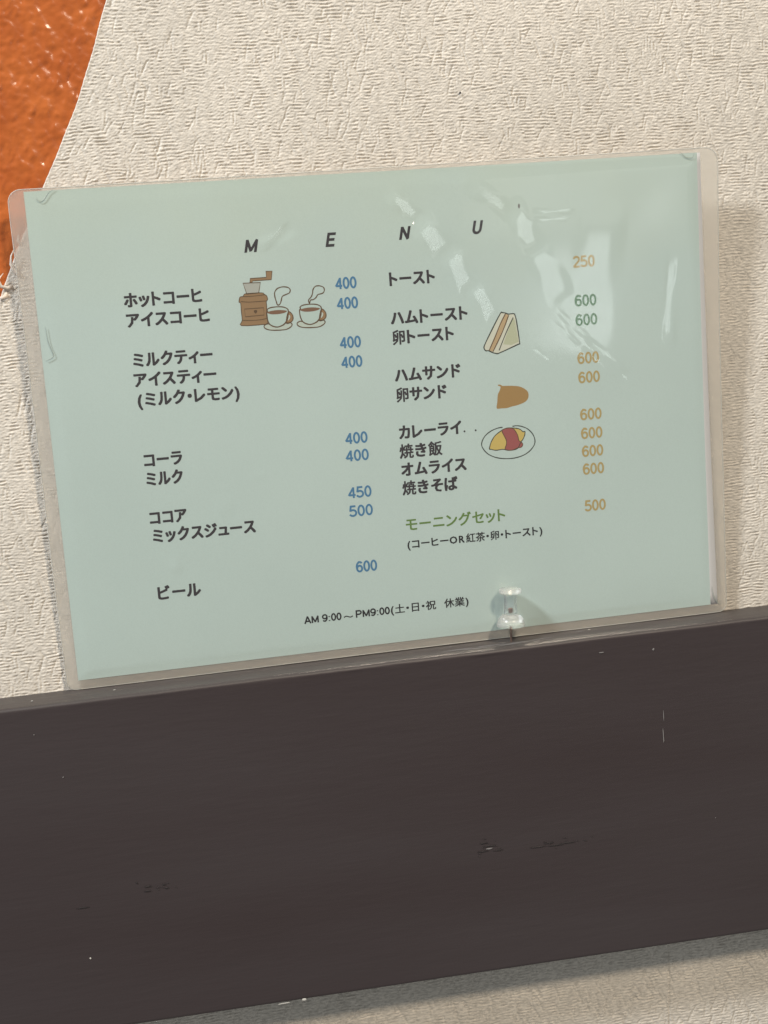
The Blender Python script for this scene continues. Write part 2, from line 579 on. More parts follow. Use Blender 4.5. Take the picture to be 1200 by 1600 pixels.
# ---------------------------------------------------------------- the brown rail
rail = bpy.data.objects.new('wooden_rail', None)
COL.objects.link(rail)
rail.location = (0, 0, 0)
tag(rail, 'wide dark brown painted wooden rail fixed flat to the wallpapered wall under the menu', 'rail')
FRONT = 22.5
prof = [(0.5, -109.55), (-6, -109.5), (-14, -109.5), (-20.4, -109.55)]
for k in range(1, 8):
    a_ = math.radians(90 * k / 7)
    prof.append((-(FRONT - 1.7) - 1.7 * math.sin(a_), -109.6 - 1.8 * (1 - math.cos(a_))))
prof += [(-FRONT, -111.9), (-FRONT, -113), (-FRONT, -118), (-FRONT, -150), (-FRONT, -200), (-FRONT, -240)]
xs = np.concatenate([[-1200, -600, -300], np.arange(-220, 240, 2.0), [300, 600, 1200]])
rows = []
rng = np.random.default_rng(21)
wob = np.convolve(rng.standard_normal(len(xs) + 8), np.ones(9) / 9, 'valid') * 0.35
wob2 = np.convolve(rng.standard_normal(len(xs) + 24), np.ones(25) / 25, 'valid') * 0.9
ZB = lambda x: -259.4 - 0.0165 * (x + 27)
for k, x in enumerate(xs):
    row = []
    for pi, (y, z) in enumerate(prof):
        s_ = 1.0 if 3 <= pi <= 10 else 0.0
        row.append((x, y + s_ * wob[k] * 0.5 + (0.25 * wob2[k] if y < -20 else 0), z + s_ * wob[k] * 0.4 + 0.15 * wob2[k]))
    zb = ZB(x)
    jag = 0.12 * wob[k]
    row += [(x, -FRONT + 0.25 * wob2[k], zb + 3.5), (x, -FRONT + 0.25 * wob2[k], zb + 1.6), (x, -FRONT + 0.25 * wob2[k], zb + 0.8 + jag), (x, -FRONT + 0.35, zb + 0.25 + jag), (x, -FRONT + 1.1, zb + jag), (x, 0.5, zb)]
    rows.append(row)
R_ = np.array(rows, float)
grid_obj('rail_board', R_[:, :, 0] * MM, R_[:, :, 1] * MM, R_[:, :, 2] * MM, M['rail'], rail)


def blot(name, cx, cz, rx, rz, material, parent, ang=0.0, y=None, top=False, seed=0):
    """small irregular raised mark on the rail's face (or on its ledge)"""
    rr = random.Random(seed)
    n = 11
    vs = []
    for k in range(n):
        a_ = 2 * math.pi * k / n
        f_ = rr.uniform(0.55, 1.15)
        u = rx * f_ * math.cos(a_)
        v = rz * f_ * math.sin(a_)
        uu = u * math.cos(ang) - v * math.sin(ang)
        vv = u * math.sin(ang) + v * math.cos(ang)
        if top:
            vs.append(((cx + uu) * MM, (cz + vv) * MM, -109.28 * MM))
        else:
            vs.append(((cx + uu) * MM, (y if y is not None else -FRONT - 0.22) * MM, (cz + vv) * MM))
    if top:
        vs.append((cx * MM, cz * MM, -109.15 * MM))
    else:
        vs.append((cx * MM, ((y if y is not None else -FRONT - 0.22) - 0.15) * MM, cz * MM))
    return mesh_obj(name, vs, [(k, (k + 1) % n, n) for k in range(n)], material, parent, True)


for k, (cx, cz, rx, rz, mk) in enumerate([(-64, -258.6, 1.0, 0.7, 'rail_chip'), (-73, -258.9, 3.2, 0.25, 'rail_chip'),
                                         (26.5, -201.5, 1.5, 0.45, 'scuff'), (113.5, -160, 0.28, 4.2, 'scuff'), (114.2, -150, 0.2, 3.2, 'scuff'),
                                         (-155, -224, 0.4, 0.4, 'rail_chip'), (-158, -142, 0.35, 0.3, 'scuff'), (137, -203, 0.3, 0.3, 'scuff'),
                                         (111, -118.5, 0.6, 0.7, 'scuff'), (-168, -122, 0.3, 0.3, 'scuff'), (86, -117, 1.4, 0.3, 'scuff')]):
    blot('paint_chip', cx, cz, rx, rz, M[mk], rail, seed=k)
rr_ = random.Random(5)
NICKS = [(rr_.gauss(26, 3.5), rr_.gauss(-201, 2.0), rr_.uniform(0.3, 1.2), 0.16) for _ in range(9)]
NICKS += [(rr_.gauss(58, 7), rr_.gauss(-204, 1.0), rr_.uniform(0.4, 1.6), 0.14) for _ in range(12)]
NICKS += [(rr_.gauss(-124, 4), rr_.gauss(-196.5, 1.2), rr_.uniform(0.3, 0.8), 0.14) for _ in range(7)]
for k, (cx, cz, rx, rz) in enumerate(NICKS + [(24, -198.6, 2.2, 0.35), (27, -200.2, 3.4, 0.35), (23.5, -202.4, 3.0, 0.4), (31, -203, 3, 0.3), (55, -203, 3, 0.4), (58, -204.6, 4.5, 0.35), (64, -204.2, 3.5, 0.4), (50, -204.2, 5, 0.25),
                                     (-127.5, -195.6, 2.0, 0.35), (-127.8, -197.6, 1.8, 0.4), (-120.5, -195.7, 1.2, 0.45), (-119.5, -197.4, 1.6, 0.4), (-156, -200.8, 3.6, 0.3), (-132, -193.2, 0.5, 0.5)]):
    blot('dark_nick', cx, cz, rx, rz, M['rail_nick'], rail, seed=40 + k)
for k, (cx, cz, rx, rz, a_) in enumerate([(20, -15.5, 9, 0.45, 0.05), (36, -14.8, 8, 0.5, 0.02), (50, -15.6, 10, 0.45, 0.06), (61, -13.6, 7, 0.35, 0.1), (28, -17.2, 8, 0.35, 0.0), (44, -17.3, 7, 0.3, 0.03),
                                         (86, -7.0, 0.9, 0.6, 0), (81, -8.5, 3, 0.35, 0), (-133, -12, 0.6, 0.6, 0), (-168, -14, 0.6, 0.5, 0), (19, -8, 1.0, 0.5, 0), (43, -13, 1.2, 0.5, 0), (57, -18, 1.6, 0.4, 0)]):
    blot('ledge_scuff', cx, cz, rx, rz, M['rail_chip'] if rx < 1 else M['scuff'], rail, ang=a_, top=True, seed=80 + k)

# ---------------------------------------------------------------- the laminated menu
TILT = math.radians(2.2)
menu = bpy.data.objects.new('laminated_menu', None)
COL.objects.link(menu)
menu.location = (0, -3.5 * MM, -109.5 * MM)
menu.rotation_euler = (TILT, 0, 0)
tag(menu, 'laminated pale green coffee shop menu card with dark lettering standing on the brown rail', 'menu')


def bend(u, v):
    """the upper right corner curls away from the wall"""
    s = np.clip((np.asarray(u, float) - 10) / 150, 0, 1.05)
    t = np.clip((np.asarray(v, float) + 60) / 165, 0, 1.05)
    return 3.2 * s ** 2 * t ** 2


def L3(u, v, off):
    return (u * MM, -(off + float(bend(u, v))) * MM, (v + 109.5) * MM)


def card_grid(name, quad, off, material, nu=60, nv=44, thick=None):
    """sheet between four corners TL TR BR BL given in card millimetres"""
    q_ = np.array(quad, float)
    s = np.linspace(0, 1, nu)[None, :, None]
    t = np.linspace(0, 1, nv)[:, None, None]
    p = (q_[0] * (1 - s) + q_[1] * s) * (1 - t) + (q_[3] * (1 - s) + q_[2] * s) * t
    U, V = p[..., 0], p[..., 1]
    o = grid_obj(name, U * MM, -(off + bend(U, V)) * MM, (V + 109.5) * MM, material, menu)
    if thick:
        md = o.modifiers.new('thickness', 'SOLIDIFY')
        md.thickness = thick * MM
        md.offset = 0
    return o


card_grid('paper_sheet', [(-148.5, 105), (149.9, 105.2), (152.0, -104.9), (-148.2, -105)], 0.10, M['white_paper'], thick=0.1)
card_grid('printed_green_field', [(-148.6, 105.1), (148.4, 105.3), (148.4, -105.0), (-148.3, -105.1)], 0.19, M['teal'])

OUT = [(-155.2, 106.0), (158.2, 107.4), (156.6, -109.0), (-153.4, -109.0)]
RAD = [5.5, 6.5, 4.0, 3.5]


def outline(n=14, sub=40):
    cs = [Vector(p) for p in OUT]
    pts = []
    for k in range(4):
        a_, b_, c_ = cs[k - 1], cs[k], cs[(k + 1) % 4]
        d1 = (a_ - b_).normalized()
        d2 = (c_ - b_).normalized()
        rr = RAD[k]
        cen = b_ + (d1 + d2) * rr
        for i in range(n + 1):
            t = i / n * math.pi / 2
            pts.append(cen - d2 * rr * math.cos(t) - d1 * rr * math.sin(t))
        nxt_b = cs[(k + 1) % 4]
        end = nxt_b + (b_ - nxt_b).normalized() * RAD[(k + 1) % 4]
        st = pts[-1]
        for i in range(1, sub):
            pts.append(st.lerp(end, i / sub))
    return pts


ring = outline()
vs, fs = [], []
n = len(ring)
for side in (0.13, -0.13):
    for p in ring:
        vs.append(L3(p.x, p.y, side))
    for p in ring:
        iu, iv = min(max(p.x, -146.5), 147.5), min(max(p.y, -103.5), 103.5)
        vs.append(L3(iu, iv, side * 0.5))
for k in range(n):
    j = (k + 1) % n
    fs.append((k, j, n + j, n + k))
    fs.append((2 * n + k, 3 * n + k, 3 * n + j, 2 * n + j))
    fs.append((k, 2 * n + k, 2 * n + j, j))
    fs.append((n + k, n + j, 3 * n + j, 3 * n + k))
rim = mesh_obj('sealed_rim', vs, fs, M['haze'], menu)
tag(rim, 'milky see-through sealed border of the plastic pouch')

# pale tube round the cut, welded pouch edge; its glint is put into the colour
M['edge'] = mat('glint_pale_plastic_edge', (0.80, 0.78, 0.72), 0.25, 0.6)
M['edge'].node_tree.nodes['Principled BSDF'].inputs['Transmission Weight'].default_value = 0.5
vs, fs = [], []
for k, p in enumerate(ring):
    a_, b_ = ring[k - 1], ring[(k + 1) % n]
    d_ = (b_ - a_).normalized()
    nrm = Vector((-d_.y, d_.x))
    for c_ in range(6):
        an = 2 * math.pi * c_ / 6
        pp = p + nrm * (0.20 * math.cos(an) + 0.10 * math.sin(k * 0.21))
        vs.append(L3(pp.x, pp.y, 0.17 * math.sin(an) + 0.06))
for k in range(n):
    j = (k + 1) % n
    for c_ in range(6):
        e_ = (c_ + 1) % 6
        fs.append((k * 6 + c_, k * 6 + e_, j * 6 + e_, j * 6 + c_))
mesh_obj('pouch_edge_glint', vs, fs, M['edge'], menu, True)

# front film: clear, glossy and slightly buckled
nu, nv = 640, 440
s = np.linspace(0, 1, nu)[None, :, None]
t = np.linspace(0, 1, nv)[:, None, None]
q_ = np.array(OUT)
p = (q_[0] * (1 - s) + q_[1] * s) * (1 - t) + (q_[3] * (1 - s) + q_[2] * s) * t
U, V = p[..., 0].copy(), p[..., 1].copy()
for k, (c_, rr) in enumerate(zip(OUT, RAD)):
    sx = 1 if c_[0] < 0 else -1
    sy = -1 if c_[1] > 0 else 1
    cx, cy = c_[0] + sx * rr, c_[1] + sy * rr
    inq = ((U - cx) * sx < 0) & ((V - cy) * sy < 0)
    d = np.hypot(U - cx, V - cy)
    f_ = np.where(inq & (d > rr), rr / np.maximum(d, 1e-6), 1.0)
    U = np.where(inq, cx + (U - cx) * f_, U)
    V = np.where(inq, cy + (V - cy) * f_, V)
inside = np.clip(np.minimum(np.minimum(U + 148.5, 149.5 - U), np.minimum(V + 105, 105 - V)) / 6, 0, 1)
inside = inside * inside * (3 - 2 * inside)


def buckle(U, V):
    h = 0.0
    rng = np.random.default_rng(31)
    for _ in range(14):
        wl = rng.uniform(45, 120)
        a_ = rng.uniform(0, math.pi)
        ph = rng.uniform(0, 6.28)
        h = h + 0.00034 * wl * np.sin((U * math.cos(a_) + V * math.sin(a_)) * 2 * math.pi / wl + ph)

    h = h + 0.75 * np.exp(-((U - 62) / 62) ** 4 - ((V - 50) / 46) ** 4)
    for (c0, c1, ang, hl, hw, k, cv) in FACETS:
        a_ = math.radians(ang)
        du, dv = U - c0, V - c1
        al = du * math.cos(a_) + dv * math.sin(a_)
        ac = -du * math.sin(a_) + dv * math.cos(a_)
        ac = ac - 0.15 * hw * np.sin(al / hl * 2.2 + c0)
        m_ = np.exp(-np.abs(al / hl) ** 7 - np.abs(ac / hw) ** 5)
        ci = np.argmin((U - c0) ** 2 + (V - c1) ** 2)
        lvl = np.ravel(h)[ci]
        bu = float(bend(c0 + 1, c1) - bend(c0 - 1, c1)) / 2
        bv = float(bend(c0, c1 + 1) - bend(c0, c1 - 1)) / 2
        lens = k * (cv * (du ** 2 + dv ** 2) - 2 * ((WIN_UV[0] - c0) * du + (WIN_UV[1] - c1) * dv)) / 2440
        h = h * (1 - m_) + m_ * (lvl + lens - bu * du - bv * dv)
    for (u0, v0, sg, am) in DIMPLES:
        h = h + am * np.exp(-((U - u0) ** 2 + (V - v0) ** 2) / sg ** 2)
    return h


# tilted flats of the slack film: centre, direction, half length, half width, strength
# tilted flats of the slack film: centre, direction, half length, half width, strength, hollow
FACETS = [(97, 52, 84, 30, 10.0, 1.0, 0.0),
          (12.5, 89.5, -46, 9.6, 3.6, 1.0, 0.75), (24.5, 75, -52, 10.2, 5.8, 1.0, 0.8), (35, 60, -56, 10.5, 5.4, 1.0, 0.75), (45, 46, -58, 9.0, 4.0, 1.0, 0.75),
          (66, 77, -60, 11.5, 4.8, 1.0, 0.7), (76, 56.5, -66, 12.5, 5.6, 1.0, 0.75),
          (86, 33, -42, 8.5, 1.3, 1.0, 0.8), (101, 18.5, -42, 10.0, 1.3, 1.0, 0.8), (83, 29, -42, 7.5, 0.8, 1.0, 0.8), (97, 15.5, -43, 8.0, 0.8, 1.0, 0.8), (110, 7, -45, 3.5, 0.8, 1.0, 0.8),
          (80, 83.5, -4, 9.0, 0.9, 1.0, 0.8), (79, 80.0, -2, 8.0, 0.9, 1.0, 0.8), (52, 90, -38, 11.0, 3.5, 0.75, 0.4),
          (71, 20, -48, 4.0, 0.8, 1.0, 0.8), (-46, 81, 26, 8.0, 2.6, 0.92, 0.6), (133, 40, 85, 18.0, 2.6, 0.9, 0.8)]
DIMPLES = [(-61, -21.3, 1.6, 0.16), (-64.5, -22.0, 1.8, 0.12), (-39, -31, 1.6, 0.12), (-102.5, -57.5, 3.0, 0.28), (-36, -79.5, 1.0, 0.09),
           (-37, -85.3, 1.0, 0.09), (-36.3, -103.5, 2.2, 0.22), (-79, -34, 3.5, 0.2)]
H = 0.34 + inside * (0.30 + buckle(U, V))
H = np.maximum(H, 0.27)
grid_obj('clear_film', U * MM, -(H + bend(U, V)) * MM, (V + 109.5) * MM, M['film'], menu)


# ---- lettering (flat print), built glyph by glyph from Blender's own font
font_curve = bpy.data.curves.new('glyphs', 'FONT')
font_obj = bpy.data.objects.new('glyphs', font_curve)
COL.objects.link(font_obj)
CACHE = {}


def glyph(body, bold):
    key = (body, bold)
    if key not in CACHE:
        font_curve.body = body
        font_curve.offset = bold
        font_curve.resolution_u = 2
        bpy.context.view_layer.update()
        dg = bpy.context.evaluated_depsgraph_get()
        ev = font_obj.evaluated_get(dg)
        me = ev.to_mesh()
        v_ = np.array([x.co[:] for x in me.vertices]).reshape(-1, 3)
        f_ = [tuple(pl.vertices) for pl in me.polygons]
        ev.to_mesh_clear()
        CACHE[key] = (v_, f_)
    return CACHE[key]


ADV = {'・': 0.48, 'ッ': 0.86, 'ト': 0.80, 'ィ': 0.80, 'ュ': 0.86, 'ン': 0.96, '　': 0.75, 'ム': 0.98, 'ー': 1.0, '(': 0.42, ')': 0.42,
       'ス': 1.0, 'コ': 0.96, 'ヒ': 0.92, 'レ': 0.92, 'イ': 0.92, '.': 0.55, 'O': 0.86, 'R': 0.84}


def kana_line(name, text, u0, u1, v0, em, material, label=None, bold=0.041, slope=0.0):
    """one line of Japanese print between u0 and u1; v0 = foot of the letters"""
    adv = [ADV.get(c_, 1.0) for c_ in text]
    tot = sum(adv)
    w_ = (u1 - u0) / (tot - 0.10)
    x = u0 - 0.05 * w_
    vs, fs = [], []
    for c_, ad in zip(text, adv):
        if c_ not in ' 　':
            gv, gf = glyph(c_, 0.0)
            mn, mxx = gv[:, 0].min(), gv[:, 0].max()
            gw = mxx - mn
            sx = w_ * min(1.0, ad * 0.93 / gw) if gw > 0 else w_
            if c_ in '()OR' or c_ == '.':
                sx = min(sx, em)
            cx = x + ad * w_ / 2
            kb = bold if ord(c_) < 0x4e00 else bold * 0.62
            for li, (ox, oy) in enumerate(((0, 0), (-1, -0.7), (1, -0.7), (-1, 0.7), (1, 0.7), (0, -1), (0, 1))):
                base = len(vs)
                for a_, b__, _ in gv:
                    uu = cx + (a_ - (mn + mxx) / 2) * sx + ox * kb * em
                    vv = v0 + (b__ + 0.03) * em + slope * (uu - u0) + oy * kb * em * 0.8
                    vs.append(L3(uu, vv, 0.225 + 0.0015 * li))
                fs += [tuple(base + i for i in f_) for f_ in gf]
        x += ad * w_
    o = mesh_obj(name, vs, fs, material, menu)
    if label:
        o['label'] = label
    return o


def arc(cx, cy, rx, ry, a0, a1, n=10):
    return [(cx + rx * math.cos(math.radians(a0 + (a1 - a0) * k / n)), cy + ry * math.sin(math.radians(a0 + (a1 - a0) * k / n))) for k in range(n + 1)]


# plain grotesque figures and capitals as centre lines, cap height 1 (width, strokes)
STROKES = {
    '0': (0.60, [arc(0.30, 0.5, 0.205, 0.435, 0, 360, 24)]),
    '2': (0.62, [arc(0.31, 0.69, 0.22, 0.245, 165, -35, 12) + [(0.08, 0.07), (0.56, 0.07)]]),
    '4': (0.62, [[(0.43, 0.0), (0.43, 0.93), (0.07, 0.27), (0.58, 0.27)]]),
    '5': (0.62, [[(0.52, 0.93), (0.16, 0.93), (0.11, 0.52)] + arc(0.29, 0.33, 0.25, 0.265, 125, -155, 16)]),
    '6': (0.62, [arc(0.32, 0.70, 0.21, 0.235, 25, 100, 6) + arc(0.36, 0.50, 0.28, 0.43, 105, 180, 8) + arc(0.315, 0.33, 0.21, 0.265, 180, -180, 22)]),
    '9': (0.62, [arc(0.30, 0.30, 0.21, 0.235, 205, 280, 6) + arc(0.26, 0.50, 0.28, 0.43, 285, 360, 8) + arc(0.305, 0.67, 0.235, 0.265, 0, 360, 22)]),
    ':': (0.36, [[(0.18, 0.02), (0.18, 0.14)], [(0.18, 0.56), (0.18, 0.70)]]),
    ' ': (0.32, []),
    'A': (0.74, [[(0.05, 0.0), (0.37, 0.96), (0.69, 0.0)], [(0.17, 0.31), (0.57, 0.31)]]),
    'M': (0.92, [[(0.14, 0.0), (0.14, 0.90), (0.46, 0.12), (0.78, 0.90), (0.78, 0.0)]]),
    'P': (0.74, [[(0.13, 0.0), (0.13, 0.93), (0.42, 0.93)] + arc(0.42, 0.69, 0.23, 0.24, 90, -90, 10) + [(0.13, 0.45)]]),
    'E': (0.74, [[(0.66, 0.93), (0.13, 0.93), (0.13, 0.07), (0.67, 0.07)], [(0.13, 0.51), (0.62, 0.51)]]),
    'N': (0.80, [[(0.13, 0.0), (0.13, 0.93), (0.67, 0.07), (0.67, 1.0)]]),
    'U': (0.80, [[(0.13, 1.0), (0.13, 0.36)] + arc(0.40, 0.34, 0.27, 0.28, 180, 360, 12) + [(0.67, 1.0)]]),
    'O': (0.86, [arc(0.43, 0.5, 0.35, 0.44, 0, 360, 24)]),
    'R': (0.80, [[(0.13, 0.0), (0.13, 0.93), (0.44, 0.93)] + arc(0.44, 0.71, 0.22, 0.22, 90, -90, 10) + [(0.13, 0.49)], [(0.42, 0.49), (0.68, 0.0)]]),
    '～': (1.15, [[(0.10, 0.36), (0.20, 0.47), (0.34, 0.52), (0.48, 0.47), (0.64, 0.38), (0.78, 0.33), (0.92, 0.37), (1.04, 0.48)]]),
}


def thick_line(pts, hw, closed):
    """mitred outline of a poly-line as quads, with overlap-free joints"""
    n_ = len(pts)
    vs_, fs_ = [], []
    for i in range(n_):
        p_ = Vector(pts[i])
        a_ = Vector(pts[i - 1]) if (i > 0 or closed) else None
        b_ = Vector(pts[(i + 1) % n_]) if (i < n_ - 1 or closed) else None
        d1 = (p_ - a_).normalized() if a_ is not None else (b_ - p_).normalized()
        d2 = (b_ - p_).normalized() if b_ is not None else d1
        n1, n2 = Vector((-d1.y, d1.x)), Vector((-d2.y, d2.x))
        m_ = n1 + n2
        m_ = m_.normalized() if m_.length > 1e-6 else n1
        k_ = hw / max(m_.dot(n1), 0.50)
        vs_ += [(p_.x + m_.x * k_, p_.y + m_.y * k_), (p_.x - m_.x * k_, p_.y - m_.y * k_)]
    for i in range(n_ if closed else n_ - 1):
        j_ = (i + 1) % n_
        fs_.append((2 * i, 2 * i + 1, 2 * j_ + 1, 2 * j_))
    return vs_, fs_


def latin_line(name, text, u0, u1, v0, cap, material, label=None, bold=0.15, shear=0.0, slope=0.0):
    tot = sum(STROKES[c_][0] for c_ in text)
    k_ = (u1 - u0) / tot
    vs, fs = [], []
    x = u0
    for ci, c_ in enumerate(text):
        for si, st in enumerate(STROKES[c_][1]):
            pts = [(px_ * k_, py_ * cap) for px_, py_ in st]
            closed = len(pts) > 14 and math.hypot(pts[0][0] - pts[-1][0], pts[0][1] - pts[-1][1]) < 1e-6
            if closed:
                pts = pts[:-1]
            hw_ = bold * cap / 2
            pieces = [pts]
            if not closed:
                pieces, cur = [], [pts[0]]
                for a_ in range(1, len(pts)):
                    cur.append(pts[a_])
                    if a_ < len(pts) - 1:
                        d1 = (Vector(pts[a_]) - Vector(pts[a_ - 1])).normalized()
                        d2 = (Vector(pts[a_ + 1]) - Vector(pts[a_])).normalized()
                        if d1.dot(d2) < 0.45:
                            e_ = d1 * hw_ * (0.95 if abs(d1.dot(d2)) < 0.3 else 0.45)
                            cur[-1] = (pts[a_][0] + e_.x, pts[a_][1] + e_.y)
                            pieces.append(cur)
                            cur = [pts[a_]]
                pieces.append(cur)
            for pi_, pc in enumerate(pieces):
                v_, f_ = thick_line(pc, hw_, closed)
                base = len(vs)
                for a_, b__ in v_:
                    uu = x + a_ + shear * b__
                    vs.append(L3(uu, v0 + b__ + slope * (uu - u0), 0.235 + 0.0015 * (si * 3 + pi_)))
                fs += [tuple(base + i for i in q__) for q__ in f_]
        x += STROKES[c_][0] * k_
    o = mesh_obj(name, vs, fs, material, menu)
    if label:
        o['label'] = label
    return o


ink = M['ink']
for txt, u0, u1, v0 in [('ホットコーヒ', -112.1, -78.8, 54.9), ('アイスコーヒ', -112.0, -76.3, 46.4), ('ミルクティー', -111.4, -76.8, 29.4),
                        ('アイスティー', -111.4, -75.9, 20.9), ('(ミルク・レモン)', -110.6, -66.7, 12.3), ('コーラ', -110.8, -93.8, -13.9),
                        ('ミルク', -110.8, -94.4, -22.2), ('ココア', -110.8, -94.4, -39.3), ('ミックスジュース', -110.5, -64.8, -47.4), ('ビール', -110.6, -91.6, -73.0),
                        ('トースト', 3.0, 24.2, 55.9), ('ハムトースト', 2.8, 38.1, 38.9), ('卵トースト', 2.9, 31.2, 30.3), ('ハムサンド', 2.8, 33.7, 13.6), ('卵サンド', 2.8, 26.7, 4.8),
                        ('カレーライ', 2.6, 31.6, -12.0), ('焼き飯', 2.7, 21.9, -20.6), ('オムライス', 2.6, 33.0, -28.8), ('焼きそば', 2.8, 28.1, -37.3)]:
    kana_line('printed_item', txt, u0, u1, v0, 6.9, ink)
for uu in (33.0, 38.2):
    vs = [L3(uu + 0.45 * math.cos(a_), -11.3 + 0.45 * math.sin(a_), 0.235) for a_ in np.linspace(0, 2 * math.pi, 9)[:-1]]
    mesh_obj('printed_dot', vs, [tuple(range(8))], ink, menu)
kana_line('printed_item', 'モーニングセット', 2.8, 50.1, -53.9, 6.6, M['ink_olive'], 'olive green printed line', bold=0.024)
kana_line('printed_note', '(コーヒーOR紅茶・卵・トースト)', 3.0, 67.0, -62.2, 4.6, M['ink_black'], 'small printed line in brackets', bold=0.03)
latin_line('printed_note', 'AM 9:00', -46.7, -29.6, -91.5, 3.35, M['ink_black'], 'small printed opening hours', bold=0.20)
latin_line('printed_note', '～', -29.0, -24.0, -91.9, 3.4, M['ink_black'], bold=0.14)
latin_line('printed_note', 'PM9:00', -23.3, -7.2, -91.4, 3.35, M['ink_black'], bold=0.20)
kana_line('printed_note', '(土・日・祝　休業)', -6.9, 29.9, -91.4, 4.6, M['ink_black'], bold=0.030)
for ch, u0, u1, v0, cap in [('M', -59.2, -53.0, 74.3, 5.7), ('E', -23.6, -18.9, 74.6, 5.7), ('N', 9.2, 14.2, 75.4, 5.7), ('U', 42.2, 47.1, 75.9, 5.7)]:
    latin_line('printed_title_letter', ch, u0 - 0.4, u1 - 0.7, v0, cap, ink, 'slanting capital letter of the heading', bold=0.205, shear=0.22)
for txt, v0 in [('400', 56.0), ('400', 47.3), ('400', 30.2), ('400', 21.6)]:
    latin_line('printed_price', txt, -20.9, -11.3, v0, 5.0, M['ink_blue'], 'blue printed price', bold=0.175)
for txt, u0, v0 in [('400', -21.8, -12.2), ('400', -22.2, -20.0), ('450', -22.4, -36.6), ('500', -22.6, -45.0), ('600', -21.4, -70.6)]:
    latin_line('printed_price', txt, u0, -11.5, v0, 5.0, M['ink_blue'], 'blue printed price', bold=0.175)
for txt, v0, mk, lab in [('250', 58.0, 'ink_tan', 'tan'), ('600', 40.6, 'ink_green', 'green'), ('600', 31.9, 'ink_green', 'green'), ('600', 14.6, 'ink_tan', 'tan'), ('600', 5.8, 'ink_tan', 'tan'),
                         ('600', -11.2, 'ink_tan', 'tan'), ('600', -19.9, 'ink_tan', 'tan'), ('600', -28.2, 'ink_tan', 'tan'), ('600', -36.5, 'ink_tan', 'tan'), ('500', -53.7, 'ink_tan', 'tan')]:
    latin_line('printed_price', txt, 87.9, 98.4, v0, 5.1, M[mk], lab + ' printed price', bold=0.175)
bpy.data.objects.remove(font_obj)
bpy.data.curves.remove(font_curve)
vs = [L3(64.3 + 0.5 * math.cos(a_), 86.7 + 1.1 * math.sin(a_), 0.235) for a_ in np.linspace(0, 2 * math.pi, 9)[:-1]]
mesh_obj('grey_smudge', vs, [tuple(range(8))], M['scuff'], menu)

